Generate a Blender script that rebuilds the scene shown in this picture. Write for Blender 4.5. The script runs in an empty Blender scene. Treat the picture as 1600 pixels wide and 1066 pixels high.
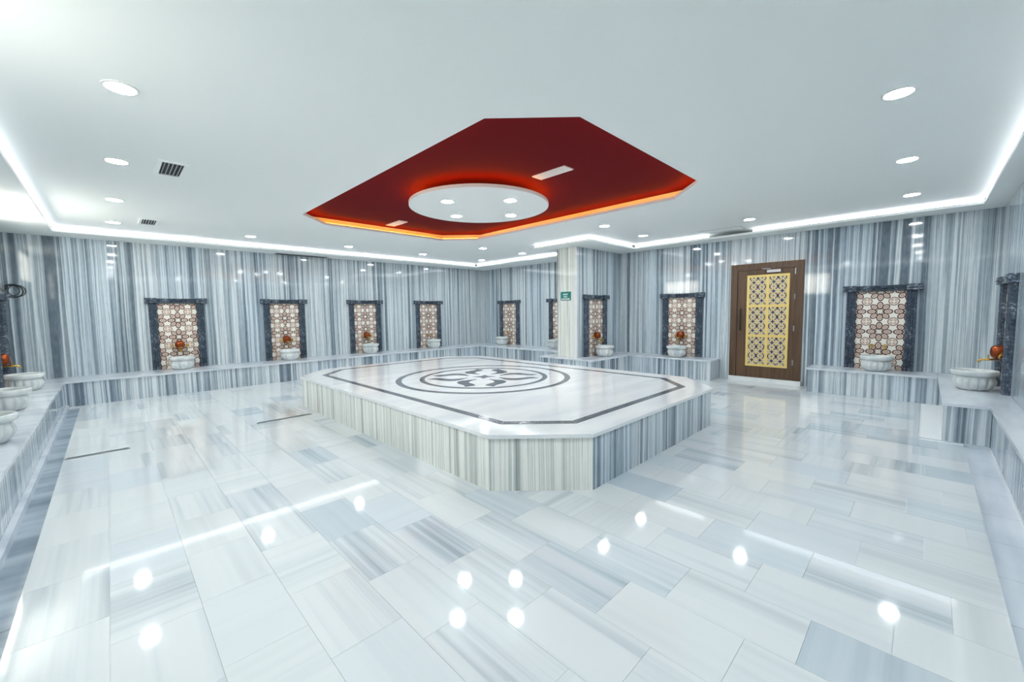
import bpy, bmesh, math, random
from math import pi, sin, cos, radians
from mathutils import Vector, Matrix
random.seed(7)
SC = bpy.context.scene
COL = SC.collection

# ------------------------------------------------------------------ camera, world, exposure
FPX, PITCH, YAW, ROLL, EYE = 637.3, radians(4.137), radians(45.405), radians(-0.779), 1.40
fw = Vector((cos(PITCH)*cos(YAW), cos(PITCH)*sin(YAW), -sin(PITCH)))
rt0 = Vector((sin(YAW), -cos(YAW), 0)); up0 = rt0.cross(fw)
rt = rt0*cos(ROLL) + up0*sin(ROLL); up = up0*cos(ROLL) - rt0*sin(ROLL)
cd = bpy.data.cameras.new('camera'); cam = bpy.data.objects.new('camera', cd); COL.objects.link(cam)
cd.sensor_fit = 'HORIZONTAL'; cd.sensor_width = 36; cd.lens = FPX/1600*36; cd.clip_start = 0.05
M = Matrix(((rt.x, up.x, -fw.x, 0), (rt.y, up.y, -fw.y, 0), (rt.z, up.z, -fw.z, EYE), (0, 0, 0, 1)))
cam.matrix_world = M
SC.camera = cam
W = bpy.data.worlds.new('world'); SC.world = W; W.use_nodes = True
W.node_tree.nodes['Background'].inputs[0].default_value = (0.75, 0.85, 1, 1)
W.node_tree.nodes['Background'].inputs[1].default_value = 0.3
vs = SC.view_settings
vs.view_transform = 'Standard'; vs.look = 'None'; vs.gamma = 1; vs.use_curve_mapping = False
vs.exposure = 0.68
LAMP, COVE, AMBER, DAY = 150.0, 2.6, 13.0, 8.0       # emission strengths

# ------------------------------------------------------------------ room dimensions (metres)
YA, XB, XC, YD = 10.10, 8.75, -1.12, -0.69          # wall planes
ZB, ZS, ZC, ZR = 0.40, 2.73, 2.83, 2.98             # bench top, soffit, ceiling, red ceiling

# ------------------------------------------------------------------ node helpers
def srgb(r, g, b):
    f = lambda c: c/12.92 if c <= 0.04045 else ((c+0.055)/1.055)**2.4
    return (f(r/255), f(g/255), f(b/255), 1)
class N:
    def __init__(s, name):
        s.m = bpy.data.materials.new(name); s.m.use_nodes = True
        s.t = s.m.node_tree; s.b = s.t.nodes['Principled BSDF']
    def n(s, typ, **kw):
        nd = s.t.nodes.new(typ)
        for k, v in kw.items(): setattr(nd, k, v)
        return nd
    def put(s, sock, v):
        if hasattr(v, 'links') or isinstance(v, bpy.types.NodeSocket): s.t.links.new(v, sock)
        else: sock.default_value = v
    def math(s, op, a, b=0.0, c=None, clamp=False):
        nd = s.n('ShaderNodeMath', operation=op); nd.use_clamp = clamp
        s.put(nd.inputs[0], a); s.put(nd.inputs[1], b)
        if c is not None: s.put(nd.inputs[2], c)
        return nd.outputs[0]
    def xyz(s, x=0.0, y=0.0, z=0.0):
        nd = s.n('ShaderNodeCombineXYZ')
        for i, v in enumerate((x, y, z)): s.put(nd.inputs[i], v)
        return nd.outputs[0]
    def noise(s, vec, scale=1.0, detail=2.0, rough=0.5):
        nd = s.n('ShaderNodeTexNoise'); s.put(nd.inputs['Vector'], vec)
        nd.inputs['Scale'].default_value = scale; nd.inputs['Detail'].default_value = detail
        nd.inputs['Roughness'].default_value = rough
        return nd.outputs[0]
    def ramp(s, fac, stops, interp='LINEAR'):
        nd = s.n('ShaderNodeValToRGB'); cr = nd.color_ramp; cr.interpolation = interp
        while len(cr.elements) < len(stops): cr.elements.new(0.5)
        for e, (p, c) in zip(cr.elements, stops): e.position = p; e.color = c
        s.put(nd.inputs[0], fac); return nd.outputs[0]
    def mix(s, f, a, b, mode='MIX'):
        nd = s.n('ShaderNodeMix', data_type='RGBA', blend_type=mode)
        s.put(nd.inputs[0], f); s.put(nd.inputs[6], a); s.put(nd.inputs[7], b)
        return nd.outputs[2]
    def uv(s):
        sp = s.n('ShaderNodeSeparateXYZ'); s.put(sp.inputs[0], s.n('ShaderNodeUVMap').outputs[0])
        return sp.outputs[0], sp.outputs[1]
    def rnd(s): return s.n('ShaderNodeObjectInfo').outputs['Random']
    def set(s, **kw):
        for k, v in kw.items(): s.put(s.b.inputs[k.replace('_', ' ')], v)
        return s.m
def plain(name, col, rough=0.5, metal=0.0, **kw):
    k = N(name); k.set(Base_Color=col, Roughness=rough, Metallic=metal, **kw); return k.m
def emit(name, col, strength):
    k = N(name); k.set(Base_Color=(0.8, 0.8, 0.8, 1), Roughness=0.5, Emission_Color=col, Emission_Strength=strength); return k.m
def stripes(name, dark, mid, light, white, shift=0.0, rough=0.06, wob=0.012, blue_amt=0.4):
    """vertically banded marble: bands run along v, vary along u (metres)"""
    k = N(name); u, v = k.uv(); r = k.rnd()
    off = k.math('MULTIPLY', r, 61.0)
    wb = k.noise(k.xyz(k.math('MULTIPLY', u, 1.3), k.math('MULTIPLY', v, 0.9), off), 1.0, 2)
    uu = k.math('ADD', u, k.math('MULTIPLY', k.math('SUBTRACT', wb, 0.5), wob*2))
    n1 = k.noise(k.xyz(k.math('MULTIPLY', uu, 4.0), k.math('MULTIPLY', v, 0.08), off), 1.0, 1)
    n2 = k.noise(k.xyz(k.math('MULTIPLY', uu, 17.0), k.math('MULTIPLY', v, 0.10), off), 1.0, 1)
    n3 = k.noise(k.xyz(k.math('MULTIPLY', uu, 80.0), k.math('MULTIPLY', v, 0.22), off), 1.0, 2)
    m = k.math('ADD', k.math('MULTIPLY', n1, 0.85), k.math('ADD', k.math('MULTIPLY', n2, 1.0), k.math('MULTIPLY', n3, 0.42)))
    m = k.math('ADD', m, -0.635+shift)
    c = k.ramp(m, [(0.27, dark), (0.36, mid), (0.41, light), (0.43, mid), (0.47, light), (0.505, white), (0.58, white), (0.60, light), (0.625, mid), (0.635, white), (0.70, light), (0.80, mid)])
    blue = k.math('MULTIPLY', k.math('GREATER_THAN', k.math('FRACT', k.math('MULTIPLY', r, 17.9)), 0.72), blue_amt)
    c = k.mix(blue, c, (0.80, 0.90, 1.0, 1), 'MULTIPLY')
    sp = k.noise(k.xyz(k.math('MULTIPLY', u, 30), k.math('MULTIPLY', v, 9), off), 1.0, 3)
    c = k.mix(0.12, c, k.ramp(sp, [(0.3, mid), (0.7, white)]))
    return k.set(Base_Color=c, Roughness=rough)

MWALL = stripes('striped_marble_wall', srgb(88, 102, 114), srgb(134, 148, 158), srgb(176, 188, 195), srgb(218, 225, 227))
MBENCH = stripes('striped_marble_bench', srgb(92, 106, 120), srgb(138, 152, 164), srgb(180, 192, 200), srgb(220, 227, 230), -0.03)
MPLAT = stripes('striped_marble_platform', srgb(134, 140, 140), srgb(186, 191, 187), srgb(220, 223, 216), srgb(246, 246, 239), 0.085, blue_amt=0.0)

def tile_marble():
    k = N('floor_tile_marble'); g = k.n('ShaderNodeNewGeometry')
    r = k.math('FRACT', k.math('ADD', k.rnd(), k.math('MULTIPLY', g.outputs['Random Per Island'], 7.31)))
    sp = k.n('ShaderNodeSeparateXYZ'); k.put(sp.inputs[0], g.outputs['Position'])
    x, y = sp.outputs[0], sp.outputs[1]
    turn = k.math('GREATER_THAN', k.math('FRACT', k.math('MULTIPLY', r, 13.7)), 0.72)
    a = k.math('ADD', k.math('MULTIPLY', x, k.math('SUBTRACT', 1.0, turn)), k.math('MULTIPLY', y, turn))
    b = k.math('ADD', k.math('MULTIPLY', y, k.math('SUBTRACT', 1.0, turn)), k.math('MULTIPLY', x, turn))
    off = k.math('MULTIPLY', r, 173.0)
    n1 = k.noise(k.xyz(k.math('MULTIPLY', a, 5.0), k.math('MULTIPLY', b, 0.35), off), 1.0, 2)
    n2 = k.noise(k.xyz(k.math('MULTIPLY', a, 26.0), k.math('MULTIPLY', b, 0.5), off), 1.0, 3)
    amt = k.math('FRACT', k.math('MULTIPLY', r, 31.3))                   # how banded this tile is
    amt = k.math('POWER', amt, 2.0)
    tone = k.math('FRACT', k.math('MULTIPLY', r, 57.1))
    m = k.math('ADD', k.math('MULTIPLY', n1, 0.62), k.math('MULTIPLY', n2, 0.42))
    band = k.ramp(m, [(0.36, srgb(140, 153, 163)), (0.45, srgb(180, 191, 198)), (0.52, srgb(203, 210, 214)), (0.6, srgb(217, 221, 222))])
    base = k.ramp(tone, [(0.0, srgb(217, 221, 221)), (0.68, srgb(214, 219, 221)), (0.86, srgb(208, 216, 221)), (1.0, srgb(186, 198, 206))])
    c = k.mix(k.math('ADD', k.math('MULTIPLY', amt, 0.72), 0.08), base, band)
    k.set(Base_Color=c, Roughness=0.055)
    k.b.inputs['Specular IOR Level'].default_value = 0.5
    return k.m
MTILE = tile_marble()

def soft_marble(name, lo, hi, rough=0.1, sx=1.2, sy=5.0):
    k = N(name); g = k.n('ShaderNodeNewGeometry'); sp = k.n('ShaderNodeSeparateXYZ'); k.put(sp.inputs[0], g.outputs['Position'])
    n = k.noise(k.xyz(k.math('MULTIPLY', sp.outputs[0], sx), k.math('MULTIPLY', sp.outputs[1], sy), k.math('MULTIPLY', sp.outputs[2], 2)), 1.0, 4)
    return k.set(Base_Color=k.ramp(n, [(0.3, lo), (0.62, hi)]), Roughness=rough)
MSLAB = soft_marble('bench_slab_marble', srgb(198, 206, 216), srgb(226, 231, 236))
MTOP = soft_marble('platform_top_marble', srgb(222, 226, 229), srgb(238, 239, 238), 0.08)
MGUT = soft_marble('gutter_marble', srgb(120, 136, 150), srgb(165, 178, 190), 0.25)
MBASIN = soft_marble('basin_marble', srgb(186, 196, 198), srgb(228, 231, 230), 0.22, 6, 6)
MKERB = soft_marble('kerb_marble', srgb(190, 200, 212), srgb(215, 222, 230), 0.2)
def granite(name, lo, hi, spk, rough):
    k = N(name); tc = k.n('ShaderNodeTexCoord').outputs['Object']
    n = k.noise(tc, 38.0, 5, 0.7); n2 = k.noise(tc, 9.0, 4, 0.6)
    c = k.ramp(k.math('ADD', k.math('MULTIPLY', n, 0.6), k.math('MULTIPLY', n2, 0.4)), [(0.38, lo), (0.55, hi), (0.64, spk)])
    return k.set(Base_Color=c, Roughness=rough)
MDARK = granite('dark_veined_marble', srgb(46, 56, 68), srgb(82, 94, 108), srgb(160, 172, 182), 0.2)
MINLAY = granite('dark_inlay_stone', srgb(66, 72, 80), srgb(92, 98, 104), srgb(128, 132, 136), 0.18)
MPAINT = plain('white_ceiling_paint', srgb(238, 242, 240), 0.6)
MWALLB = plain('wall_backing', srgb(170, 178, 182), 0.8)
MGROUT = plain('grout', srgb(228, 232, 233), 0.8)
MRED = plain('red_ceiling_paint', srgb(100, 10, 20), 0.85, 0.0, Specular_IOR_Level=0.12)
MWHITE = plain('white_enamel', srgb(232, 234, 234), 0.4)
MLAMP = emit('downlight_glow', (0.93, 0.98, 1.0, 1), LAMP)
MCOVE = emit('cool_led_glow', (0.92, 0.93, 1.0, 1), COVE)
MAMBER = emit('amber_led_glow', (1.0, 0.30, 0.012, 1), AMBER)
MDAY = emit('frosted_daylight_pane', (1.0, 0.97, 0.86, 1), DAY)
MCOPPER = plain('copper', srgb(148, 74, 44), 0.3, 1.0)
MBRASS = plain('brass', srgb(214, 172, 88), 0.25, 1.0)
MSTEEL = plain('brushed_steel', srgb(190, 194, 198), 0.3, 1.0)
MSLOT = plain('dark_slot', srgb(34, 38, 42), 0.7)
MCABLE = plain('black_cable', srgb(38, 40, 44), 0.5)
MGOLD = plain('gold_lacquer', srgb(232, 205, 126), 0.4, 0.1)
MINFILL = plain('pale_lattice_infill', srgb(196, 190, 196), 0.4)
MBACK = plain('dark_lattice_backing', srgb(58, 52, 54), 0.5)
MGREEN = plain('green_sign_plate', srgb(18, 128, 118), 0.4)
MLETTER = plain('white_sign_lettering', srgb(236, 242, 240), 0.5)
def wood():
    k = N('dark_wood'); tc = k.n('ShaderNodeTexCoord').outputs['Object']
    mp = k.n('ShaderNodeMapping'); k.put(mp.inputs[0], tc); mp.inputs['Scale'].default_value = (28, 28, 1.4)
    n = k.noise(mp.outputs[0], 1.0, 4, 0.6)
    return k.set(Base_Color=k.ramp(n, [(0.3, srgb(70, 48, 32)), (0.7, srgb(104, 76, 52))]), Roughness=0.4)
MWOOD = wood()

def tile_pattern():
    """printed star-and-petal pattern, one tile = uv 0..1, rosette in the middle, flowers round the corners"""
    k = N('patterned_ceramic'); u, v = k.uv()
    ax = k.math('ABSOLUTE', k.math('SUBTRACT', u, 0.5)); ay = k.math('ABSOLUTE', k.math('SUBTRACT', v, 0.5))
    p = k.math('SUBTRACT', 0.5, ax); q = k.math('SUBTRACT', 0.5, ay)      # from nearest corner
    def ell(x, y, cx, cy, rx, ry):
        dx = k.math('DIVIDE', k.math('SUBTRACT', x, cx), rx); dy = k.math('DIVIDE', k.math('SUBTRACT', y, cy), ry)
        return k.math('SQRT', k.math('ADD', k.math('MULTIPLY', dx, dx), k.math('MULTIPLY', dy, dy)))
    s = 0.70711
    d1 = k.math('MULTIPLY', k.math('ADD', p, q), s); d2 = k.math('MULTIPLY', k.math('SUBTRACT', p, q), s)
    petal = k.math('MINIMUM', ell(d1, d2, 0.31, 0, 0.145, 0.11), k.math('MINIMUM', ell(p, q, 0.30, 0, 0.165, 0.11), ell(q, p, 0.30, 0, 0.165, 0.11)))
    rad = k.math('SQRT', k.math('ADD', k.math('MULTIPLY', ax, ax), k.math('MULTIPLY', ay, ay)))
    def band(x, lo, hi): return k.math('MULTIPLY', k.math('GREATER_THAN', x, lo), k.math('LESS_THAN', x, hi))
    mx = lambda a, b: k.math('MAXIMUM', a, b)
    fill = mx(k.math('LESS_THAN', petal, 1.0), k.math('LESS_THAN', rad, 0.19))
    line = mx(band(petal, 0.82, 1.16), band(rad, 0.18, 0.208))
    hub = k.math('SQRT', k.math('ADD', k.math('MULTIPLY', p, p), k.math('MULTIPLY', q, q)))
    line = mx(line, band(hub, 0.10, 0.125))
    curl = mx(band(petal, 0.28, 0.46), k.math('MULTIPLY', band(rad, 0.085, 0.105), 1.0))
    core = k.math('MULTIPLY', k.math('LESS_THAN', k.math('MINIMUM', ax, ay), 0.016), k.math('LESS_THAN', rad, 0.16))
    c = k.mix(fill, srgb(238, 232, 222), srgb(214, 192, 178))
    c = k.mix(curl, c, srgb(150, 118, 104))
    c = k.mix(core, c, srgb(238, 232, 222))
    c = k.mix(line, c, srgb(84, 58, 50))
    return k.set(Base_Color=c, Roughness=0.2)
MCERAM = tile_pattern()

# ------------------------------------------------------------------ mesh helpers
def finish(name, bm, mat, parent=None, loc=(0, 0, 0), rz=0.0, smooth=False):
    me = bpy.data.meshes.new(name); bm.normal_update(); bm.to_mesh(me); bm.free()
    if smooth:
        for p in me.polygons: p.use_smooth = True
    me.materials.append(mat)
    return link(name, me, parent, loc, rz)
def link(name, me, parent=None, loc=(0, 0, 0), rz=0.0):
    o = bpy.data.objects.new(name, me); COL.objects.link(o)
    o.location = loc; o.rotation_euler = (0, 0, rz)
    if parent: o.parent = parent
    return o
def tag(o, label, cat, group=None):
    o['label'] = label; o['category'] = cat
    if group: o['group'] = group
    return o
def empty(name, loc=(0, 0, 0), rz=0.0):
    return link(name, None, None, loc, rz)
def struct(o): o['kind'] = 'structure'; return o
def box(bm, x0, x1, y0, y1, z0, z1):
    L = bm.loops.layers.uv.verify()
    v = [bm.verts.new((x, y, z)) for z in (z0, z1) for y in (y0, y1) for x in (x0, x1)]
    for idx, ax in (((0, 2, 3, 1), 2), ((4, 5, 7, 6), 2), ((0, 1, 5, 4), 1), ((3, 2, 6, 7), 1), ((2, 0, 4, 6), 0), ((1, 3, 7, 5), 0)):
        f = bm.faces.new([v[i] for i in idx])
        for lp in f.loops:
            c = lp.vert.co
            lp[L].uv = ((c.x, c.y) if ax == 2 else (c.x, c.z) if ax == 1 else (c.y, c.z))
def boxobj(name, dims, mat, parent=None, loc=(0, 0, 0), rz=0.0):
    bm = bmesh.new(); box(bm, *dims); return finish(name, bm, mat, parent, loc, rz)
def prism(bm, pts, z0, z1):
    L = bm.loops.layers.uv.verify()
    a = [bm.verts.new((x, y, z0)) for x, y in pts]; b = [bm.verts.new((x, y, z1)) for x, y in pts]
    n = len(pts); fs = [bm.faces.new(list(reversed(a))), bm.faces.new(b)]
    for i in range(n): fs.append(bm.faces.new((a[i], a[(i+1) % n], b[(i+1) % n], b[i])))
    for f in fs:
        for lp in f.loops: lp[L].uv = (lp.vert.co.x, lp.vert.co.y)
def annulus(bm, r0, r1, z0, z1, n=64, cx=0, cy=0):
    rings = [[bm.verts.new((cx+r*cos(2*pi*i/n), cy+r*sin(2*pi*i/n), z)) for i in range(n)] for r, z in ((r0, z0), (r1, z0), (r1, z1), (r0, z1))]
    for k in range(4):
        A, B = rings[k], rings[(k+1) % 4]
        for i in range(n): bm.faces.new((A[i], B[i], B[(i+1) % n], A[(i+1) % n])[::-1])
def lathe(bm, prof, n=32, axis='z', mod=None, c=(0, 0, 0)):
    rings = []
    for r, h in prof:
        ring = []
        for i in range(n):
            a = 2*pi*i/n; rr = r*(mod(a, h) if mod else 1)
            x, y = rr*cos(a), rr*sin(a)
            co = (x, y, h) if axis == 'z' else (x, -h, y)       # axis 'y': grows towards -y
            ring.append(bm.verts.new((co[0]+c[0], co[1]+c[1], co[2]+c[2])))
        rings.append(ring)
    for A, B in zip(rings, rings[1:]):
        for i in range(n):
            q = (A[i], A[(i+1) % n], B[(i+1) % n], B[i]); bm.faces.new(q)
    bm.faces.new(rings[0][::-1]); bm.faces.new(rings[-1])
    bmesh.ops.recalc_face_normals(bm, faces=bm.faces[:])
def tube(bm, pts, r, n=8):
    rings = []
    pts = [Vector(p) for p in pts]
    for i, p in enumerate(pts):
        d = (pts[min(i+1, len(pts)-1)]-pts[max(i-1, 0)]).normalized()
        a = d.orthogonal().normalized() if i == 0 else (a - d*a.dot(d)).normalized()
        b = d.cross(a)
        rings.append([bm.verts.new(p+(a*cos(2*pi*k/n)+b*sin(2*pi*k/n))*r) for k in range(n)])
    for A, B in zip(rings, rings[1:]):
        for k in range(n): bm.faces.new((A[k], A[(k+1) % n], B[(k+1) % n], B[k]))
    bm.faces.new(rings[0][::-1]); bm.faces.new(rings[-1])
    bmesh.ops.recalc_face_normals(bm, faces=bm.faces[:])
PCACHE = {}
def panel(name, p0, p1, z0, z1, mat, parent, t=0.02, gap=0.0015):
    """slab whose visible face runs p0->p1; its body lies left of that direction"""
    d = Vector(p1)-Vector(p0); L = d.length; rz = math.atan2(d.y, d.x)
    key = (round(L, 3), round(z1-z0, 3), t, mat.name, gap)
    if key not in PCACHE:
        bm = bmesh.new(); box(bm, gap, L-gap, 0, t, 0, z1-z0)
        me = bpy.data.meshes.new(name); bm.to_mesh(me); bm.free(); me.materials.append(mat); PCACHE[key] = me
    o = link(name, PCACHE[key], parent, (p0[0], p0[1], z0), rz)
    return o
def row(p0, p1, z0, z1, mat, parent, width=0.62, name='panel', t=0.02):
    a, b = Vector(p0), Vector(p1); n = max(1, round((b-a).length/width))
    for i in range(n): panel(name, a.lerp(b, i/n), a.lerp(b, (i+1)/n), z0, z1, mat, parent, t)

# ------------------------------------------------------------------ floor
BX = [i*0.32-0.40 for i in range(29)]
floor = boxobj('floor', (XC, XB, YD, YA, -0.12, -0.06), MGROUT); struct(floor)
bm = bmesh.new()
box(bm, -0.40, 8.25, -0.32, 9.36, -0.06, -0.0065)
for d in ((XC, XB, 9.36, YA), (XC, -0.56, YD, 9.36), (8.25, XB, YD, 1.35), (8.25, XB, 2.9, 9.36), (6.1, 8.25, YD, -0.17), (-0.56, 6.1, YD, -0.5)): box(bm, *d, -0.06, -0.0005)
finish('screed', bm, MGROUT, floor)
PX0, PX1, PY0, PY1, CH = 2.02, 5.68, 1.75, 7.24, 0.57
def covered(x0, x1, y0, y1):
    def inside(a0, a1, b0, b1): return x0 >= a0-1e-3 and x1 <= a1+1e-3 and y0 >= b0-1e-3 and y1 <= b1+1e-3
    return (inside(PX0+0.1, PX1-0.1, PY0+CH, PY1-CH) or inside(PX0+CH, PX1-CH, PY0+0.05, PY1-0.05) or inside(7.9, 9, 6.05, 11)
            or inside(6.85, 9, 4.65, 6.05) or inside(8.25, 9, 2.9, 5) or inside(8.25, 9, -1, 1.35))
def project(x, y, z=0.0):
    d = Vector((x, y, z-EYE)); w = d.dot(fw)
    return (800+FPX*d.dot(rt)/w, 533-FPX*d.dot(up)/w, w)
tiles = []
TL = 0.533
for i, x0 in enumerate(BX):
    x1 = min(x0+0.32, XB)
    if x0 >= XB-0.02: continue
    ystart = -0.32 if x1 <= 6.12 else 0.0
    off = (0.0, 0.27, 0.09, 0.36, 0.18)[i % 5] if i > 1 else (0.29, 0.04)[i]
    y = -0.32 - TL + off
    while y < 9.36:
        a, b = max(y, ystart), min(y+TL, 9.36)
        y += TL
        if b-a < 0.03 or covered(x0, x1, a, b): continue
        tiles.append((x0, x1, a, b))
def seen(t):
    best = None
    pr = [project(x, y) for x in t[:2] for y in t[2:]]
    if min(p[2] for p in pr) < 0.15: 
        return 1e6 if max(p[2] for p in pr) > 0.15 and t[0]+t[2] > 0.3 else -1
    xs = [p[0] for p in pr]; ys = [p[1] for p in pr]
    if max(xs) < -60 or min(xs) > 1660 or min(ys) > 1120: return -1
    return (max(xs)-min(xs))*(max(ys)-min(ys))
tiles.sort(key=seen, reverse=True)
TC = {}
G = 0.0006
rest = bmesh.new()
for k, (x0, x1, y0, y1) in enumerate(tiles):
    if k < 300:
        key = (round(x1-x0, 3), round(y1-y0, 3))
        if key not in TC:
            bm = bmesh.new(); box(bm, G, x1-x0-G, G, y1-y0-G, -0.006, 0)
            me = bpy.data.meshes.new('tile'); bm.to_mesh(me); bm.free(); me.materials.append(MTILE); TC[key] = me
        link('tile', TC[key], floor, (x0, y0, 0))
    else:
        box(rest, x0+G, x1-G, y0+G, y1-G, -0.006, 0)
o = finish('small_tiles', rest, MTILE, floor); o['kind'] = 'stuff'; o['label'] = 'remaining pale marble tiles towards the walls'
# sunken gutters
for (x0, x1, y0, y1, n) in ((-0.52, -0.40, -0.32, 9.36, 9), (-0.52, 6.1, -0.5, -0.32, 14), (6.1, 8.25, -0.17, 0.0, 5)):
    for i in range(n):
        if n == 9: d = (x0, x1, y0+(y1-y0)*i/n+0.002, y0+(y1-y0)*(i+1)/n-0.002)
        else: d = (x0+(x1-x0)*i/n+0.002, x0+(x1-x0)*(i+1)/n-0.002, y0, y1)
        boxobj('gutter_slab', (*d, -0.05, -0.03), MGUT if n == 9 else MKERB, floor)
boxobj('gutter_slab', (6.08, 6.1, -0.5, 0, -0.05, 0), MKERB, floor)

# ------------------------------------------------------------------ walls
def wall(name, dims):
    return struct(boxobj(name, dims, MWALLB))
T = 0.02
wa = wall('wall_back_left', (XC-0.2, XB+0.2, YA+T, YA+0.2, -0.12, 3.1))
wb = wall('wall_back_right', (XB+T, XB+0.2, YD-0.2, YA+T, -0.12, 3.1))
wc = wall('wall_left', (XC-0.2, XC-T, YD-0.2, YA+T, -0.12, 3.1))
wd = wall('wall_right', (XC-T, XB+T, YD-0.2, YD-T, -0.12, 3.1))
row((XC, YA), (XB, YA), ZB, ZS, MWALL, wa)
row((XB, YA), (XB, 5.68), ZB, ZS, MWALL, wb)
row((XB, 5.15), (XB, 2.9), ZB, ZS, MWALL, wb)
row((XB, 2.9), (XB, 2.71), 0, ZS, MWALL, wb)
row((XB, 2.71), (XB, 1.53), 2.24, ZS, MWALL, wb)
row((XB, 1.53), (XB, 1.35), 0, ZS, MWALL, wb)
row((XB, 1.35), (XB, YD), ZB, ZS, MWALL, wb)
row((XC, YD), (XC, YA), ZB, ZS, MWALL, wc)
row((XB, YD), (XC, YD), ZB, ZS, MWALL, wd)
PXF, PYN, PYF = 7.0, 5.15, 5.68
wp = wall('wall_pillar', (PXF+T, XB, PYN+T, PYF-T, ZB, ZS))
panel('panel', (PXF, PYF), (PXF, PYN+0.07), ZB, ZS, MPLAT, wp)
boxobj('corner_strip', (PXF-0.002, PXF+T, PYN+0.0, PYN+0.068, ZB, ZS), MTOP, wp)
row((PXF+0.02, PYN), (XB, PYN), ZB, ZS, MWALL, wp)
row((XB, PYF), (PXF, PYF), ZB, ZS, MWALL, wp)

# ------------------------------------------------------------------ ceiling
OX0, OX1, OY0, OY1, OC = 2.07, 5.33, 1.86, 6.85, 0.50
def octo(x0, x1, y0, y1, c): return [(x0+c, y0), (x1-c, y0), (x1, y0+c), (x1, y1-c), (x1-c, y1), (x0+c, y1), (x0, y1-c), (x0, y0+c)]
def ring_plate(bm, outer, hole, z0, z1):
    """flat plate with a hole (both lists of 8 matching points)"""
    n = len(hole)
    vs_ = [[bm.verts.new((x, y, z)) for x, y in pts] for pts, z in ((outer, z0), (hole, z0), (hole, z1), (outer, z1))]
    for k in range(4):
        A, B = vs_[k], vs_[(k+1) % 4]
        for i in range(n): bm.faces.new((A[i], A[(i+1) % n], B[(i+1) % n], B[i]))
    bmesh.ops.recalc_face_normals(bm, faces=bm.faces[:])
hole = octo(OX0, OX1, OY0, OY1, OC)
outer = [(OX0+OC, YD), (OX1-OC, YD), (XB, OY0+OC), (XB, OY1-OC), (OX1-OC, YA), (OX0+OC, YA), (XC, OY1-OC), (XC, OY0+OC)]
bm = bmesh.new(); ring_plate(bm, outer, hole, ZC, ZC+0.04)
for pts in ([(XB, YD), (XB, OY0+OC), (OX1-OC, YD)], [(XB, YA), (OX1-OC, YA), (XB, OY1-OC)], [(XC, YA), (XC, OY1-OC), (OX0+OC, YA)], [(XC, YD), (OX0+OC, YD), (XC, OY0+OC)]):
    prism(bm, pts, ZC, ZC+0.04)
ceiling = struct(finish('ceiling', bm, MPAINT))
bm = bmesh.new(); prism(bm, octo(OX0-0.2, OX1+0.2, OY0-0.2, OY1+0.2, OC+0.06), ZR, ZR+0.03)
o = finish('red_panel', bm, MRED, ceiling); o['label'] = 'dark red painted panel inside the octagonal ceiling recess'
bm = bmesh.new(); ring_plate(bm, octo(OX0-0.22, OX1+0.22, OY0-0.22, OY1+0.22, OC+0.065), octo(OX0-0.2, OX1+0.2, OY0-0.2, OY1+0.2, OC+0.06), ZC+0.04, ZR)
finish('recess_side', bm, MPAINT, ceiling)
boxobj('roof_void', (XC, XB, YD, YA, 3.05, 3.1), MPAINT, ceiling)
# dropped soffit round the edge
SA, SB, SBF, SPX, SP0, SP1, SCX, SDY = 9.50, 8.28, 7.90, 6.60, 4.55, 6.00, -0.54, -0.48
bm = bmesh.new()
for d in ((XC, XB, SA, YA), (XC, SCX, YD, SA), (SCX, XB, YD, SDY), (SB, XB, SDY, SP0), (SPX, XB, SP0, SP1), (SBF, XB, SP1, SA)):
    box(bm, *d, ZS, ZS+0.035)
finish('soffit', bm, MPAINT, ceiling)
# cool LED band standing behind the soffit lip
inner = [(SCX, SDY), (SB, SDY), (SB, SP0), (SPX, SP0), (SPX, SP1), (SBF, SP1), (SBF, SA), (SCX, SA)]
def led(name, a, b, mat, z0, z1, back, label, group):
    d = (Vector(b)-Vector(a)); L = d.length; d.normalize(); nrm = Vector((d.y, -d.x))      # outwards (right of ccw direction)
    a2 = Vector(a)+nrm*back; b2 = a2+d*L
    o = boxobj(name, (0, L, -0.006, 0.006, 0, z1-z0), mat, None, (a2.x, a2.y, z0), math.atan2(d.y, d.x))
    return tag(o, label, 'light strip', group)
names = ['in the soffit over the bench beside the side wall corner step', 'above the brown door', 'round the near side of the sign pillar', 'round the front of the sign pillar',
         'hidden beyond the sign pillar', 'above the two niches beyond the sign pillar', 'above the wall of four niches', 'above the side wall with the coiled cable']
for i in range(8):
    a, b = inner[i], inner[(i+1) % 8]
    if i == 1:
        led('led_strip', a, (SB, 2.25), MCOVE, ZS+0.036, ZC-0.006, 0.06, 'cool white LED strip in the ceiling edge from the brown door to the corner', None)
        led('led_strip', (SB, 3.0), b, MCOVE, ZS+0.036, ZC-0.006, 0.06, 'cool white LED strip in the ceiling edge between pillar and brown door', None)
    else:
        led('led_strip', a, b, MCOVE, ZS+0.036, ZC-0.006, 0.06, 'cool white LED strip '+names[i], None)
# amber LED on the shelf of the recess
hl = hole
an = ('facing away from the four-niche wall', 'at the cut corner towards the brown door', 'along the edge facing the sign pillar', 'at the cut corner towards the far corner',
      'along the edge facing the four-niche wall', 'at the cut corner towards the coiled cable', 'along the edge facing the cable side wall', 'at the cut corner opposite the far corner')
for i in range(8):
    a, b = hl[i], hl[(i+1) % 8]
    led('amber_strip', a, b, MAMBER, ZC+0.041, ZC+0.052, 0.055, 'amber LED strip of the red recess '+an[i], 'amber strips of the red recess')
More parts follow.
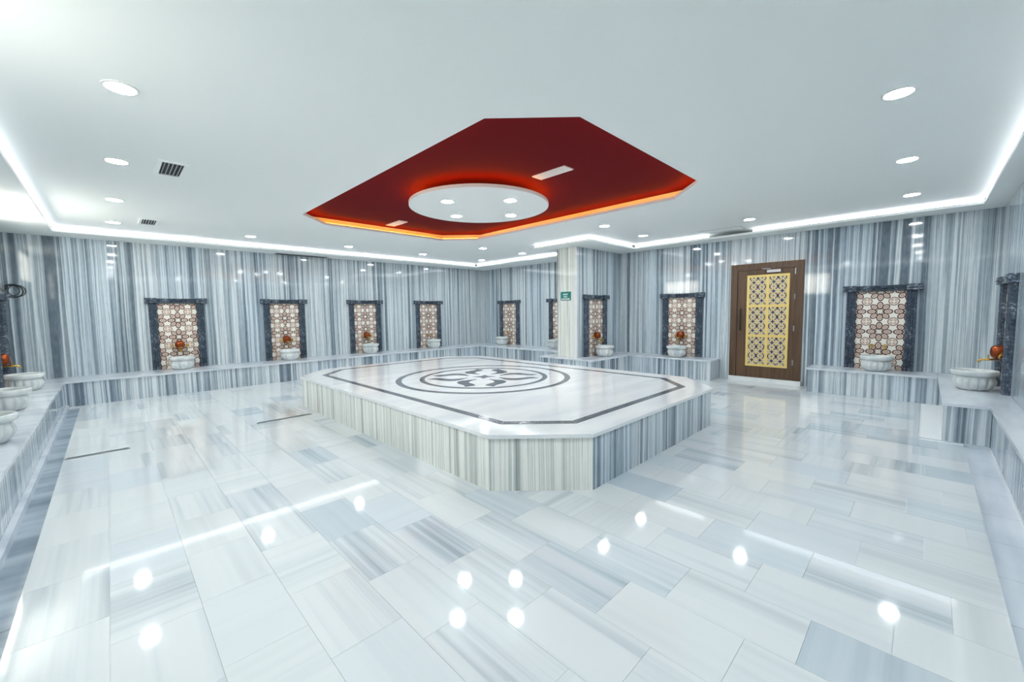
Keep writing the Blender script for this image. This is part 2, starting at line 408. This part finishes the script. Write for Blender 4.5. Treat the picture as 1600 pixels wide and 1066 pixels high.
# white ceiling disc
DC = (3.70, 4.35); DR = 0.94
disc = empty('ceiling_disc', (DC[0], DC[1], ZC-0.01)); tag(disc, 'round white suspended disc under the red ceiling recess', 'ceiling panel')
bm = bmesh.new(); lathe(bm, [(DR, 0), (DR, 0.04)], 72); finish('disc_body', bm, MPAINT, disc)
bm = bmesh.new(); annulus(bm, DR-0.09, DR-0.075, 0.0405, 0.055, 72); o = finish('amber_ring', bm, MAMBER, disc); o['label'] = 'amber LED ring on top of the disc'
bm = bmesh.new(); annulus(bm, 0.06, 0.08, 0.0405, ZR-ZC+0.01, 24); finish('hanger', bm, MPAINT, disc)

# downlights
bm = bmesh.new(); annulus(bm, 0.076, 0.092, -0.006, 0.0, 40); me_ring = bpy.data.meshes.new('trim_ring'); bm.to_mesh(me_ring); bm.free(); me_ring.materials.append(MWHITE)
bm = bmesh.new(); lathe(bm, [(0.0755, -0.004), (0.0755, 0.0)], 40); me_lens = bpy.data.meshes.new('lens'); bm.to_mesh(me_lens); bm.free(); me_lens.materials.append(MLAMP)
def downlight(x, y, z, label, group):
    e = empty('downlight', (x, y, z)); tag(e, label, 'downlight', group)
    link('trim_ring', me_ring, e); link('lens', me_lens, e)
ORD = ('first', 'second', 'third', 'fourth', 'fifth')
for i, y in enumerate((7.03, 5.29, 3.60, 1.90, 0.19)):
    downlight(0.14, y, ZC, ORD[i]+' recessed downlight from the cable corner along the side wall, past the corner one', 'downlights along the cable side wall')
for i, x in enumerate((0.14, 1.93, 3.73, 5.56, 7.44)):
    downlight(x, 8.70, ZC, ORD[i]+' recessed downlight from the cable corner along the wall of four niches', 'downlights along the four-niche wall')
for i, x in enumerate((5.65, 3.87, 2.0)):
    downlight(x, 0.19, ZC, ORD[i]+' recessed downlight past the corner one, row leading away from the door wall', 'downlights along the basin-step side wall')
for y, t in ((0.19, 'in the corner above the deep basin bench'), (2.06, 'straight before the brown door'), (3.90, 'before the niche between pillar and door')):
    downlight(7.44, y, ZC, 'round recessed downlight '+t, 'downlights facing the door')
downlight(6.09, 3.90, ZC, 'round recessed downlight between red recess and sign pillar, near side', None)
downlight(6.09, 7.07, ZC, 'round recessed downlight between red recess corner and far corner', None)
downlight(7.37, 7.07, ZC, 'round recessed downlight before the two niches beyond the sign pillar', None)
for dx, dy, t in ((-0.57, 0, 'cable wall'), (0.57, 0, 'sign pillar'), (0, -0.57, 'slot diffuser'), (0, 0.57, 'four-niche wall')):
    downlight(DC[0]+0.05+dx, DC[1]+0.02+dy, ZC-0.01, 'round downlight in the white ceiling disc on its '+t+' side', 'downlights in the white disc')

# ceiling grilles and diffusers
def grille(x, y, label):
    e = empty('air_vent', (x, y, ZC)); tag(e, label, 'vent')
    bm = bmesh.new()
    for d in ((-0.11, 0.11, -0.25, -0.22), (-0.11, 0.11, 0.22, 0.25), (-0.11, -0.08, -0.22, 0.22), (0.08, 0.11, -0.22, 0.22)): box(bm, *d, -0.012, 0)
    finish('vent_frame', bm, MPAINT, e)
    boxobj('dark_back', (-0.08, 0.08, -0.22, 0.22, -0.002, 0), MSLOT, e)
    for i in range(5): boxobj('slat', (-0.06+i*0.03-0.004, -0.06+i*0.03+0.004, -0.22, 0.22, -0.011, -0.003), MSTEEL, e)
grille(0.52, 5.22, 'square louvred vent beside the second downlight of the cable wall row')
grille(0.52, 8.32, 'square louvred vent beside the corner downlight of the four-niche row')
def diffuser(x, y, label):
    e = empty('air_diffuser', (x, y, ZR)); tag(e, label, 'vent')
    bm = bmesh.new()
    for d in ((-0.08, -0.055, -0.24, 0.24), (0.055, 0.08, -0.24, 0.24), (-0.055, 0.055, -0.24, -0.215), (-0.055, 0.055, 0.215, 0.24)): box(bm, *d, -0.012, 0)
    finish('vent_frame', bm, MWHITE, e)
    boxobj('white_back', (-0.055, 0.055, -0.215, 0.215, -0.003, 0), MPAINT, e)
    for i in range(3): boxobj('slat', (-0.03+i*0.03-0.009, -0.03+i*0.03+0.009, -0.215, 0.215, -0.011, -0.005), MWHITE, e)
diffuser(3.71, 3.07, 'long white slot diffuser on the red panel with no amber light on it')
diffuser(3.71, 6.62, 'long white slot diffuser on the red panel beside the amber ledge light')
# service hatches
h = empty('service_hatch', (3.2, 9.98, ZS)); tag(h, 'dark open service slot in the soffit above the four-niche wall', 'hatch')
boxobj('dark_opening', (-0.53, 0.53, -0.09, 0.09, -0.004, 0), MSLOT, h)
bm = bmesh.new()
for d in ((-0.55, 0.55, 0.09, 0.105), (-0.55, 0.55, -0.105, -0.09), (-0.55, -0.53, -0.09, 0.09), (0.53, 0.55, -0.09, 0.09)): box(bm, *d, -0.008, 0)
finish('hatch_frame', bm, MSTEEL, h)
h = empty('access_panel', (8.05, 2.7, ZC)); tag(h, 'flush ceiling access panel where the LED strip is interrupted near the door', 'hatch')
boxobj('hatch_panel', (-0.14, 0.14, -0.36, 0.36, -0.004, 0), MPAINT, h)
bm = bmesh.new()
for d in ((-0.15, 0.15, 0.36, 0.37), (-0.15, 0.15, -0.37, -0.36), (-0.15, -0.14, -0.36, 0.36), (0.14, 0.15, -0.36, 0.36)): box(bm, *d, -0.006, 0)
finish('hatch_frame', bm, MSTEEL, h)

# ------------------------------------------------------------------ windows high on the left wall
def window(name, yc, w, z0, z1, nv):
    e = empty(name, (XC, yc, z0), pi/2); e['kind'] = 'structure'; H = z1-z0
    bm = bmesh.new()
    for d in ((-w/2-0.05, w/2+0.05, -0.03, 0, -0.05, 0), (-w/2-0.05, w/2+0.05, -0.03, 0, H, H+0.05), (-w/2-0.05, -w/2, -0.03, 0, 0, H), (w/2, w/2+0.05, -0.03, 0, 0, H)): box(bm, *d)
    finish('window_frame', bm, MWHITE, e)
    for i in range(nv):
        a = -w/2+w*i/nv; b = a+w/nv
        boxobj('pane', (a+0.012, b-0.012, -0.012, -0.002, 0.01, H-0.01), MDAY, e)
    for i in range(1, nv):
        a = -w/2+w*i/nv; boxobj('mullion', (a-0.012, a+0.012, -0.025, 0, 0, H), MWHITE, e)
window('window_1', 7.85, 1.5, 2.12, 2.64, 3)
window('window_2', 2.88, 0.74, 1.92, 2.64, 2)

# ------------------------------------------------------------------ benches
def bench(label, slabs, fronts, kerb=None):
    e = empty('marble_bench', (slabs[0][0], slabs[0][2], 0)); tag(e, label, 'bench', 'built-in marble benches round the room')
    ox, oy = slabs[0][0], slabs[0][2]
    for (x0, x1, y0, y1) in slabs:
        lx, ly = x1-x0, y1-y0
        n = max(1, round(max(lx, ly)/1.25))
        for i in range(n):
            if lx >= ly: d = (x0+lx*i/n+0.001, x0+lx*(i+1)/n-0.001, y0, y1)
            else: d = (x0, x1, y0+ly*i/n+0.001, y0+ly*(i+1)/n-0.001)
            boxobj('seat_slab', (d[0]-ox, d[1]-ox, d[2]-oy, d[3]-oy, ZB-0.03, ZB), MSLAB, e)
    for p0, p1 in fronts:
        row((p0[0]-ox, p0[1]-oy), (p1[0]-ox, p1[1]-oy), 0, ZB-0.031, MBENCH, e, 0.6, 'front_panel')
    if kerb:
        x0, x1, y0, y1 = kerb; boxobj('kerb', (x0-ox, x1-ox, y0-oy, y1-oy, -0.05, 0.03), MKERB, e)
OV = 0.015
E = 0.002; XW, XL, YW, YN = XB-E, XC+E, YA-E, YD+E
bench('long low striped marble bench below the wall of four niches', [(XL, XW, 9.36-OV, YW)], [((-0.56, 9.36), (7.9, 9.36))])
bench('long low striped marble bench with basins along the side wall with coiled cable', [(XL, -0.56+OV, YN, 9.36-OV-E)], [((-0.56, -0.499), (-0.56, 9.359))], (-0.559, -0.52, -0.499, 9.358))
bench('striped marble bench below the two niches beyond the sign pillar', [(7.9-OV, XW, 6.05+OV+E, 9.36-OV-E)], [((7.9, 9.359), (7.9, 6.051))])
bench('striped marble bench wrapped round the foot of the sign pillar', [(6.85-OV, PXF-0.004, 4.65-OV, 6.05+OV), (PXF-0.003, XW, 4.65-OV, PYN-E), (PXF-0.003, XW, PYF+E, 6.05+OV)],
      [((6.85, 6.05), (6.85, 4.65)), ((6.85, 4.65), (8.249, 4.65)), ((7.899, 6.05), (6.85, 6.05))])
bench('short striped marble bench between the sign pillar and brown door', [(8.25-OV, XW, 2.9-OV, 4.65-OV-E)], [((8.25, 4.649), (8.25, 2.9)), ((8.25, 2.9), (XW, 2.9))])
bench('striped marble bench between the brown door and room corner', [(8.25-OV, XW, -0.17+OV+E, 1.35+OV)], [((8.25, 1.35), (8.25, -0.169)), ((XW, 1.35), (8.25, 1.35))])
bench('deep striped marble bench end carrying a basin in the room corner', [(6.1-OV, XW, YN, -0.17+OV)], [((8.249, -0.17), (6.1, -0.17)), ((6.1, -0.17), (6.1, -0.499))])
bench('narrow striped marble ledge running on from the corner basin bench', [(-0.56+OV+E, 6.1-OV-E, YN, -0.5+OV)], [((6.099, -0.5), (-0.559, -0.5))])

# ------------------------------------------------------------------ heated platform
ZP = 0.455
pc = ((PX0+PX1)/2, (PY0+PY1)/2)
plat = empty('heated_platform', (pc[0], pc[1], 0)); tag(plat, 'large octagonal striped marble platform with dark inlaid ornament on top', 'platform')
def rel(pts): return [(x-pc[0], y-pc[1]) for x, y in pts]
base = rel(octo(PX0+0.02, PX1-0.02, PY0+0.02, PY1-0.02, CH))
for i in range(8):
    a, b = base[i], base[(i+1) % 8]
    row(a, b, 0, ZP-0.03, MBENCH if i == 0 else MPLAT, plat, 0.8 if i % 2 else 0.62, 'side_panel')
bm = bmesh.new(); prism(bm, rel(octo(PX0, PX1, PY0, PY1, CH)), ZP-0.03, ZP); finish('top_slab', bm, MTOP, plat)
o1 = rel(octo(PX0+0.27, PX1-0.27, PY0+0.27, PY1-0.27, 0.45)); o2 = rel(octo(PX0+0.35, PX1-0.35, PY0+0.35, PY1-0.35, 0.417))
for i in range(8):
    j = (i+1) % 8; a, b, c, d = (Vector(o1[i]), Vector(o1[j]), Vector(o2[j]), Vector(o2[i]))
    e = (b-a).normalized()*0.002
    bm = bmesh.new(); prism(bm, [a+e, b-e, c-e, d+e], ZP-0.001, ZP+0.0012); finish('border_strip', bm, MINLAY, plat)
for r0, r1 in ((1.165, 1.245), (0.85, 0.92)):
    bm = bmesh.new(); annulus(bm, r0, r1, ZP-0.001, ZP+0.0012, 96); finish('inlay_ring', bm, MINLAY, plat)
leaf = [(.25, .12), (.275, .20), (.32, .28), (.38, .325), (.46, .335), (.54, .31), (.61, .26), (.68, .21), (.80, .18), (.745, .12), (.70, .065), (.63, .08), (.57, .115), (.50, .16), (.44, .175), (.36, .155), (.30, .125)]
for k in range(4):
    for s in (1, -1):
        A = pi/4+k*pi/2
        pts = [(r*cos(A)-s*t*sin(A), r*sin(A)+s*t*cos(A)) for r, t in leaf]
        if s < 0: pts = pts[::-1]
        bm = bmesh.new(); prism(bm, pts[::-1], ZP-0.001, ZP+0.0012); bmesh.ops.recalc_face_normals(bm, faces=bm.faces[:]); finish('leaf_inlay', bm, MINLAY, plat)
pts = []
for k in range(4):
    A = pi/4+k*pi/2; pts += [(0.17*cos(A), 0.17*sin(A)), (0.075*cos(A+pi/4), 0.075*sin(A+pi/4))]
bm = bmesh.new(); prism(bm, pts, ZP-0.001, ZP+0.0012); finish('star_inlay', bm, MINLAY, plat)
bm = bmesh.new(); lathe(bm, [(0.022, ZP-0.001), (0.022, ZP+0.0012)], 12); me = bpy.data.meshes.new('dot_inlay'); bm.to_mesh(me); bm.free(); me.materials.append(MINLAY)
for k in range(4):
    for s in (1, -1):
        A = pi/4+k*pi/2+s*0.42; link('dot_inlay', me, plat, (0.27*cos(A), 0.27*sin(A), 0))

# ------------------------------------------------------------------ wall niches, basins, taps
NW, NP, NH = 0.295, 0.12, 1.24        # half panel width, post width, height above the bench
def fluted(L, w, d, flutes=3):
    """bar along z with fluted front (towards -y)"""
    pts = [(-w/2, 0), (-w/2, -d*0.75), (-w/2+0.012, -d)]
    fw_ = (w-0.03)/flutes
    for i in range(flutes):
        a = -w/2+0.015+fw_*i
        for t in range(1, 6):
            x = a+0.004+(fw_-0.008)*t/6; pts.append((x, -d+0.014*sin(pi*t/6)))
        pts.append((a+fw_, -d))
    pts += [(w/2-0.012, -d), (w/2, -d*0.75), (w/2, 0)]
    out = []
    for p in pts:
        if not out or (abs(out[-1][0]-p[0])+abs(out[-1][1]-p[1])) > 1e-4: out.append(p)
    bm = bmesh.new(); n = len(out)
    a = [bm.verts.new((x, y, 0)) for x, y in out]; b = [bm.verts.new((x, y, L)) for x, y in out]
    for i in range(n): bm.faces.new((a[i], a[(i+1) % n], b[(i+1) % n], b[i]))
    bm.faces.new(a[::-1]); bm.faces.new(b); bmesh.ops.recalc_face_normals(bm, faces=bm.faces[:])
    return bm
def to_mesh(name, bm, mat, smooth=False):
    me = bpy.data.meshes.new(name); bm.to_mesh(me); bm.free(); me.materials.append(mat)
    if smooth:
        for p in me.polygons: p.use_smooth = True
    return me
POST = {d: to_mesh('post', fluted(NH, NP, d), MDARK) for d in (0.06, 0.10)}
CAP = {}
for d in (0.06, 0.10):
    bm = fluted(0.83, 0.085, d+0.015); bmesh.ops.rotate(bm, verts=bm.verts[:], cent=(0, 0, 0), matrix=Matrix.Rotation(pi/2, 3, 'Y')); bmesh.ops.translate(bm, verts=bm.verts[:], vec=(-0.415, 0, NH+0.05))
    c1 = to_mesh('cap', bm, MDARK)
    bm = bmesh.new(); prof = [(0, 0), (0, -(d+0.01)), (0.012, -(d+0.035)), (0.03, -(d+0.025)), (0.05, -(d+0.04)), (0.07, -(d+0.025)), (0.088, -(d+0.035)), (0.10, -(d+0.01)), (0.10, 0)]
    a = [bm.verts.new((-0.085, y, z)) for z, y in prof]; b = [bm.verts.new((0.085, y, z)) for z, y in prof]
    for i in range(len(prof)): bm.faces.new((a[i], a[(i+1) % len(prof)], b[(i+1) % len(prof)], b[i]))
    bm.faces.new(a[::-1]); bm.faces.new(b); bmesh.ops.recalc_face_normals(bm, faces=bm.faces[:])
    CAP[d] = (c1, to_mesh('cap_block', bm, MDARK))
TS = 0.32
def ceramic(u0, u1, v0, v1):
    bm = bmesh.new(); w, h = (u1-u0)*TS, (v1-v0)*TS
    box(bm, 0.0012, w-0.0012, -0.012, 0, 0.0012, h-0.0012)
    L = bm.loops.layers.uv.verify()
    for f in bm.faces:
        for lp in f.loops: lp[L].uv = (u0+lp.vert.co.x/TS, v0+lp.vert.co.z/TS)
    return to_mesh('tile', bm, MCERAM)
cu = NW/TS; rows = [(NH-TS, 0, 1), (NH-2*TS, 0, 1), (NH-3*TS, 0, 1), (0, 1-(NH-3*TS)/TS, 1)]
CER = {(s, f): (ceramic(1-cu, 1, 0 if f else rows[3][1], 1) if s == 0 else ceramic(0, cu, 0 if f else rows[3][1], 1)) for s in (0, 1) for f in (0, 1)}
def lobes(a, h):
    k = max(0.0, min(1.0, sin(pi*min(1, max(0, h/0.17)))))
    return 1+0.16*k*(abs(cos(7*a))**0.7-0.6)
bm = bmesh.new()
lathe(bm, [(0.11, 0), (0.13, 0.008), (0.155, 0.04), (0.172, 0.08), (0.175, 0.11), (0.168, 0.14), (0.165, 0.17)], 112, mod=lobes); BOWL = to_mesh('bowl', bm, MBASIN, True)
bm = bmesh.new()
prof = [(0.163, 0.165), (0.185, 0.176), (0.197, 0.186), (0.2, 0.205), (0.198, 0.228), (0.188, 0.235), (0.162, 0.232), (0.153, 0.21), (0.14, 0.13), (0.09, 0.10), (0.012, 0.095)]
lathe(bm, prof, 56); RIM = to_mesh('rim', bm, MBASIN, True)
bm = bmesh.new(); lathe(bm, [(0.062, 0.0), (0.074, 0.004), (0.078, 0.05), (0.074, 0.085), (0.058, 0.105), (0.03, 0.115), (0.004, 0.117)], 28, 'y'); POT = to_mesh('copper_pot', bm, MCOPPER, True)
bm = bmesh.new(); box(bm, -0.05, 0.05, -0.006, 0, -0.05, 0.095); PLATE = to_mesh('back_plate', bm, MCOPPER)
bm = bmesh.new(); tube(bm, [(0, -0.05, -0.072), (0, -0.13, -0.078), (0, -0.18, -0.078), (0, -0.2, -0.09), (0, -0.205, -0.115)], 0.012, 10); SPOUT = to_mesh('spout', bm, MBRASS, True)
bm = bmesh.new(); tube(bm, [(0, -0.13, -0.07), (0, -0.13, -0.03)], 0.008, 8); tube(bm, [(-0.035, -0.13, -0.028), (0.035, -0.13, -0.028)], 0.009, 8); LEVER = to_mesh('lever', bm, MBRASS)
bm = bmesh.new(); tube(bm, [(0, -0.011, 0), (0, -0.06, 0)], 0.016, 12); tube(bm, [(0, -0.05, 0), (0, -0.065, -0.02), (0, -0.07, -0.045)], 0.009, 8); TAP = to_mesh('side_tap', bm, MBRASS)
bm = bmesh.new(); tube(bm, [(-0.026, -0.05, 0.014), (0.026, -0.05, 0.014)], 0.008, 8); tube(bm, [(0, -0.045, 0), (0, -0.05, 0.016)], 0.007, 8); THAN = to_mesh('tap_handle', bm, MBRASS)
def place(origin, rz, x, y, z=0):
    c, s = cos(rz), sin(rz); return (origin[0]+c*x-s*y, origin[1]+s*x+c*y, origin[2]+z)
def niche(x, y, rz, where, faucet='copper', depth=0.06, bx=0.0, by=0.0):
    o = place((x, y, ZB), rz, 0, -0.002)
    e = empty('tiled_niche', o, rz); tag(e, 'dark marble framed niche with patterned tiles '+where, 'niche', 'tiled niches round the walls')
    for s in (-1, 1):
        link('post', POST[depth], e, (s*(NW+NP/2), 0, 0))
        link('cap_block', CAP[depth][1], e, (s*(NW+0.085), 0, NH))
    link('cap', CAP[depth][0], e)
    for r, (z, v0, v1) in enumerate(rows):
        for s in (0, 1): link('tile', CER[(s, 1 if r < 3 else 0)], e, (-NW if s == 0 else 0, 0, z))
    b = empty('stone_basin', place(o, rz, bx, -0.255+(depth-0.06)*0.5-by), 0); tag(b, 'round fluted marble basin at the niche '+where, 'basin', 'marble basins on the benches')
    link('bowl', BOWL, b); link('rim', RIM, b)
    f = empty('water_tap', place(o, rz, 0, -0.0135, 0.43), rz)
    if faucet == 'copper':
        tag(f, 'copper tap with brass spout, niche '+where, 'tap', 'taps in the niches')
        link('back_plate', PLATE, f); link('copper_pot', POT, f, (0, -0.006, 0.02)); link('spout', SPOUT, f); link('lever', LEVER, f)
        for s in (-1, 1): link('tap_handle', THAN, link('side_tap', TAP, f, (s*0.115, 0.0105, 0.0)))
    else:
        tag(f, 'pair of bare brass taps, niche '+where, 'tap', 'taps in the niches')
        for s in (-1, 1): link('tap_handle', THAN, link('side_tap', TAP, f, (s*0.08, 0.0105, -0.06)))
AW = ('first from the coiled cable on the four-niche wall', 'second from the coiled cable on the four-niche wall', 'third from the coiled cable on the four-niche wall', 'fourth from the coiled cable on the four-niche wall')
for i, x in enumerate((0.945, 2.81, 4.68, 6.57)): niche(x, YA, 0, AW[i], 'brass' if i == 3 else 'copper')
niche(XB, 8.95, -pi/2, 'between the far corner and the sign pillar', 'brass', bx=-0.1)
niche(XB, 6.95, -pi/2, 'half hidden behind the sign pillar')
niche(7.66, PYN, 0, 'on the side of the sign pillar')
niche(XB, 3.67, -pi/2, 'between the sign pillar and brown door')
niche(XB, 0.515, -pi/2, 'between the brown door and room corner', 'brass')
niche(7.42, YD, pi, 'on the side wall above the deep corner bench', bx=0.14)
for i, y in enumerate((8.70, 6.95, 5.20)):
    niche(XC, y, pi/2, ('below the coiled cable on the side wall', 'second from the cable along the side wall', 'third from the cable along the side wall')[i], depth=0.10, by=(0.0, 0.035, 0.11)[i])

# ------------------------------------------------------------------ door
door = empty('door_1', (XB, 2.12, 0), -pi/2); door['kind'] = 'structure'
D0, D1 = 0.08, 2.24
bm = bmesh.new()
box(bm, -0.59, -0.47, -0.03, 0.0, D0, D1); box(bm, 0.47, 0.59, -0.03, 0.0, D0, D1); box(bm, -0.47, 0.47, -0.03, 0.0, D1-0.12, D1)
box(bm, -0.485, -0.47, -0.038, -0.03, D0, D1-0.105); box(bm, 0.47, 0.485, -0.038, -0.03, D0, D1-0.105); box(bm, -0.47, 0.47, -0.038, -0.03, D1-0.12, D1-0.105)
finish('door_frame', bm, MWOOD, door)
leafd = boxobj('door_leaf', (-0.466, 0.466, -0.022, 0.01, D0+0.005, D1-0.124), MWOOD, door)
GX0, GX1, GZ0, GZ1 = -0.30, 0.385, 0.30, 2.02
unit = ["DPGPGPD", "PDGPGDP", "GGPDPGG", "PPDDDPP", "GGPDPGG", "PDGPGDP", "DPGPGPD", "DGPDPGD"]
gb = bmesh.new(); pb = bmesh.new()
mg = 0.042; mid = 0.05
pw = (GX1-GX0-2*mg-mid)/2; ph = (GZ1-GZ0-2*mg-2*mid)/3
for d in ((GX0, GX0+mg, GZ0, GZ1), (GX1-mg, GX1, GZ0, GZ1), (GX0+mg+pw, GX1-mg-pw, GZ0, GZ1)): box(gb, d[0], d[1], -0.04, -0.024, d[2], d[3])
for xa, xb in ((GX0+mg, GX0+mg+pw), (GX1-mg-pw, GX1-mg)):
    for za, zb in ((GZ0, GZ0+mg), (GZ1-mg, GZ1), (GZ0+mg+ph, GZ0+mg+ph+mid), (GZ0+mg+2*ph+mid, GZ0+mg+2*ph+2*mid)): box(gb, xa, xb, -0.04, -0.024, za, zb)
    for j in range(3):
        zb0 = GZ0+mg+j*(ph+mid); cw, chh = pw/14, ph/24
        for r in range(24):
            for c in range(14):
                t = unit[r % 8][c % 7]
                if t == 'D': continue
                box(gb if t == 'G' else pb, xa+c*cw, xa+(c+1)*cw, -0.038 if t == 'G' else -0.030, -0.024, zb0+r*chh, zb0+(r+1)*chh)
o = finish('gold_lattice', gb, MGOLD, leafd); o['label'] = 'gold pierced lattice in six fields'
finish('lattice_infill', pb, MINFILL, leafd)
boxobj('lattice_backing', (GX0+0.01, GX1-0.01, -0.026, -0.022, GZ0+0.01, GZ1-0.01), MBACK, leafd)
bm = bmesh.new(); tube(bm, [(-0.40, -0.022, 0.98), (-0.40, -0.06, 1.0), (-0.40, -0.065, 1.18), (-0.40, -0.06, 1.36), (-0.40, -0.022, 1.38)], 0.012, 10); finish('pull_handle', bm, MSLOT, leafd, smooth=True)
bm = bmesh.new(); box(bm, 0.03, 0.25, -0.07, -0.022, 2.055, 2.10); finish('door_closer', bm, MSTEEL, leafd)
bm = bmesh.new(); tube(bm, [(0.08, -0.05, 2.10), (0.08, -0.05, 2.125), (-0.04, -0.10, 2.125), (-0.06, -0.038, 2.14)], 0.008, 6); finish('closer_arm', bm, MSTEEL, leafd)
for z in (0.36, 0.98, 1.55, 2.0):
    bm = bmesh.new(); tube(bm, [(0.468, -0.036, z), (0.468, -0.036, z+0.1)], 0.01, 8); finish('hinge', bm, MSTEEL, door)
boxobj('threshold', (-0.60, 0.60, -0.05, 0.02, 0, D0), MTOP, door)

# ------------------------------------------------------------------ small things
sign = empty('sign_plaque', (PXF, 5.435, 1.715), -pi/2); tag(sign, 'small green sign plate with white lettering on the marble pillar', 'sign')
boxobj('sign_plate', (-0.135, 0.135, -0.012, -0.0025, -0.09, 0.09), MGREEN, sign)
bm = bmesh.new()
for z, x0, x1, n, h_ in ((0.035, -0.065, 0.06, 6, 0.03), (-0.015, -0.055, 0.05, 5, 0.026), (-0.062, -0.115, 0.115, 12, 0.026)):
    w = (x1-x0)/n
    for i in range(n):
        a = x0+i*w
        box(bm, a, a+w*0.42, -0.0135, -0.012, z-h_/2, z+h_/2)
        box(bm, a+w*0.42, a+w*0.86, -0.0135, -0.012, z-h_/2+(h_*0.55 if i % 2 else 0), z-h_/2+(h_ if i % 2 else h_*0.45))
box(bm, -0.115, 0.115, -0.0135, -0.012, -0.078, -0.075)
finish('lettering', bm, MLETTER, sign)

coil = empty('coiled_cable', (-1.045, YA, 1.83)); tag(coil, 'thin black cable coiled in loops on the marble wall near the corner', 'cable')
for dx, dz, r in ((0, 0, 0.105), (0.012, -0.008, 0.095), (-0.015, 0.006, 0.085), (0.045, 0.0, 0.09)):
    bm = bmesh.new(); tube(bm, [(dx+r*cos(2*pi*i/32), -0.012-0.004*(i % 2), dz+r*sin(2*pi*i/32)) for i in range(33)], 0.005, 6); finish('loop', bm, MCABLE, coil)
bm = bmesh.new(); tube(bm, [(-0.05, -0.014, 0.05), (-0.06, -0.05, 0.02), (-0.06, -0.3, -0.02), (-0.06, -0.6, 0.02), (-0.055, -0.9, -0.03)], 0.005, 6); finish('tail', bm, MCABLE, coil)

def drain(x0, x1, y, label):
    e = empty('slot_drain', (x0, y, 0)); tag(e, label, 'drain'); L = x1-x0
    bm = bmesh.new(); box(bm, 0, L, -0.035, -0.02, 0, 0.004); box(bm, 0, L, 0.02, 0.035, 0, 0.004); box(bm, 0, 0.012, -0.02, 0.02, 0, 0.004); box(bm, L-0.012, L, -0.02, 0.02, 0, 0.004); finish('drain_frame', bm, MSTEEL, e)
    boxobj('slot', (0.012, L-0.012, -0.02, 0.02, 0, 0.0015), MSLOT, e)
    boxobj('grate_bar', (0.012, L-0.012, -0.006, 0.006, 0.0015, 0.0035), MSTEEL, e)
drain(-0.39, 0.08, 5.92, 'steel slot drain in the floor beside the side wall gutter')
drain(1.28, 1.95, 6.02, 'steel slot drain in the floor beside the octagonal platform')
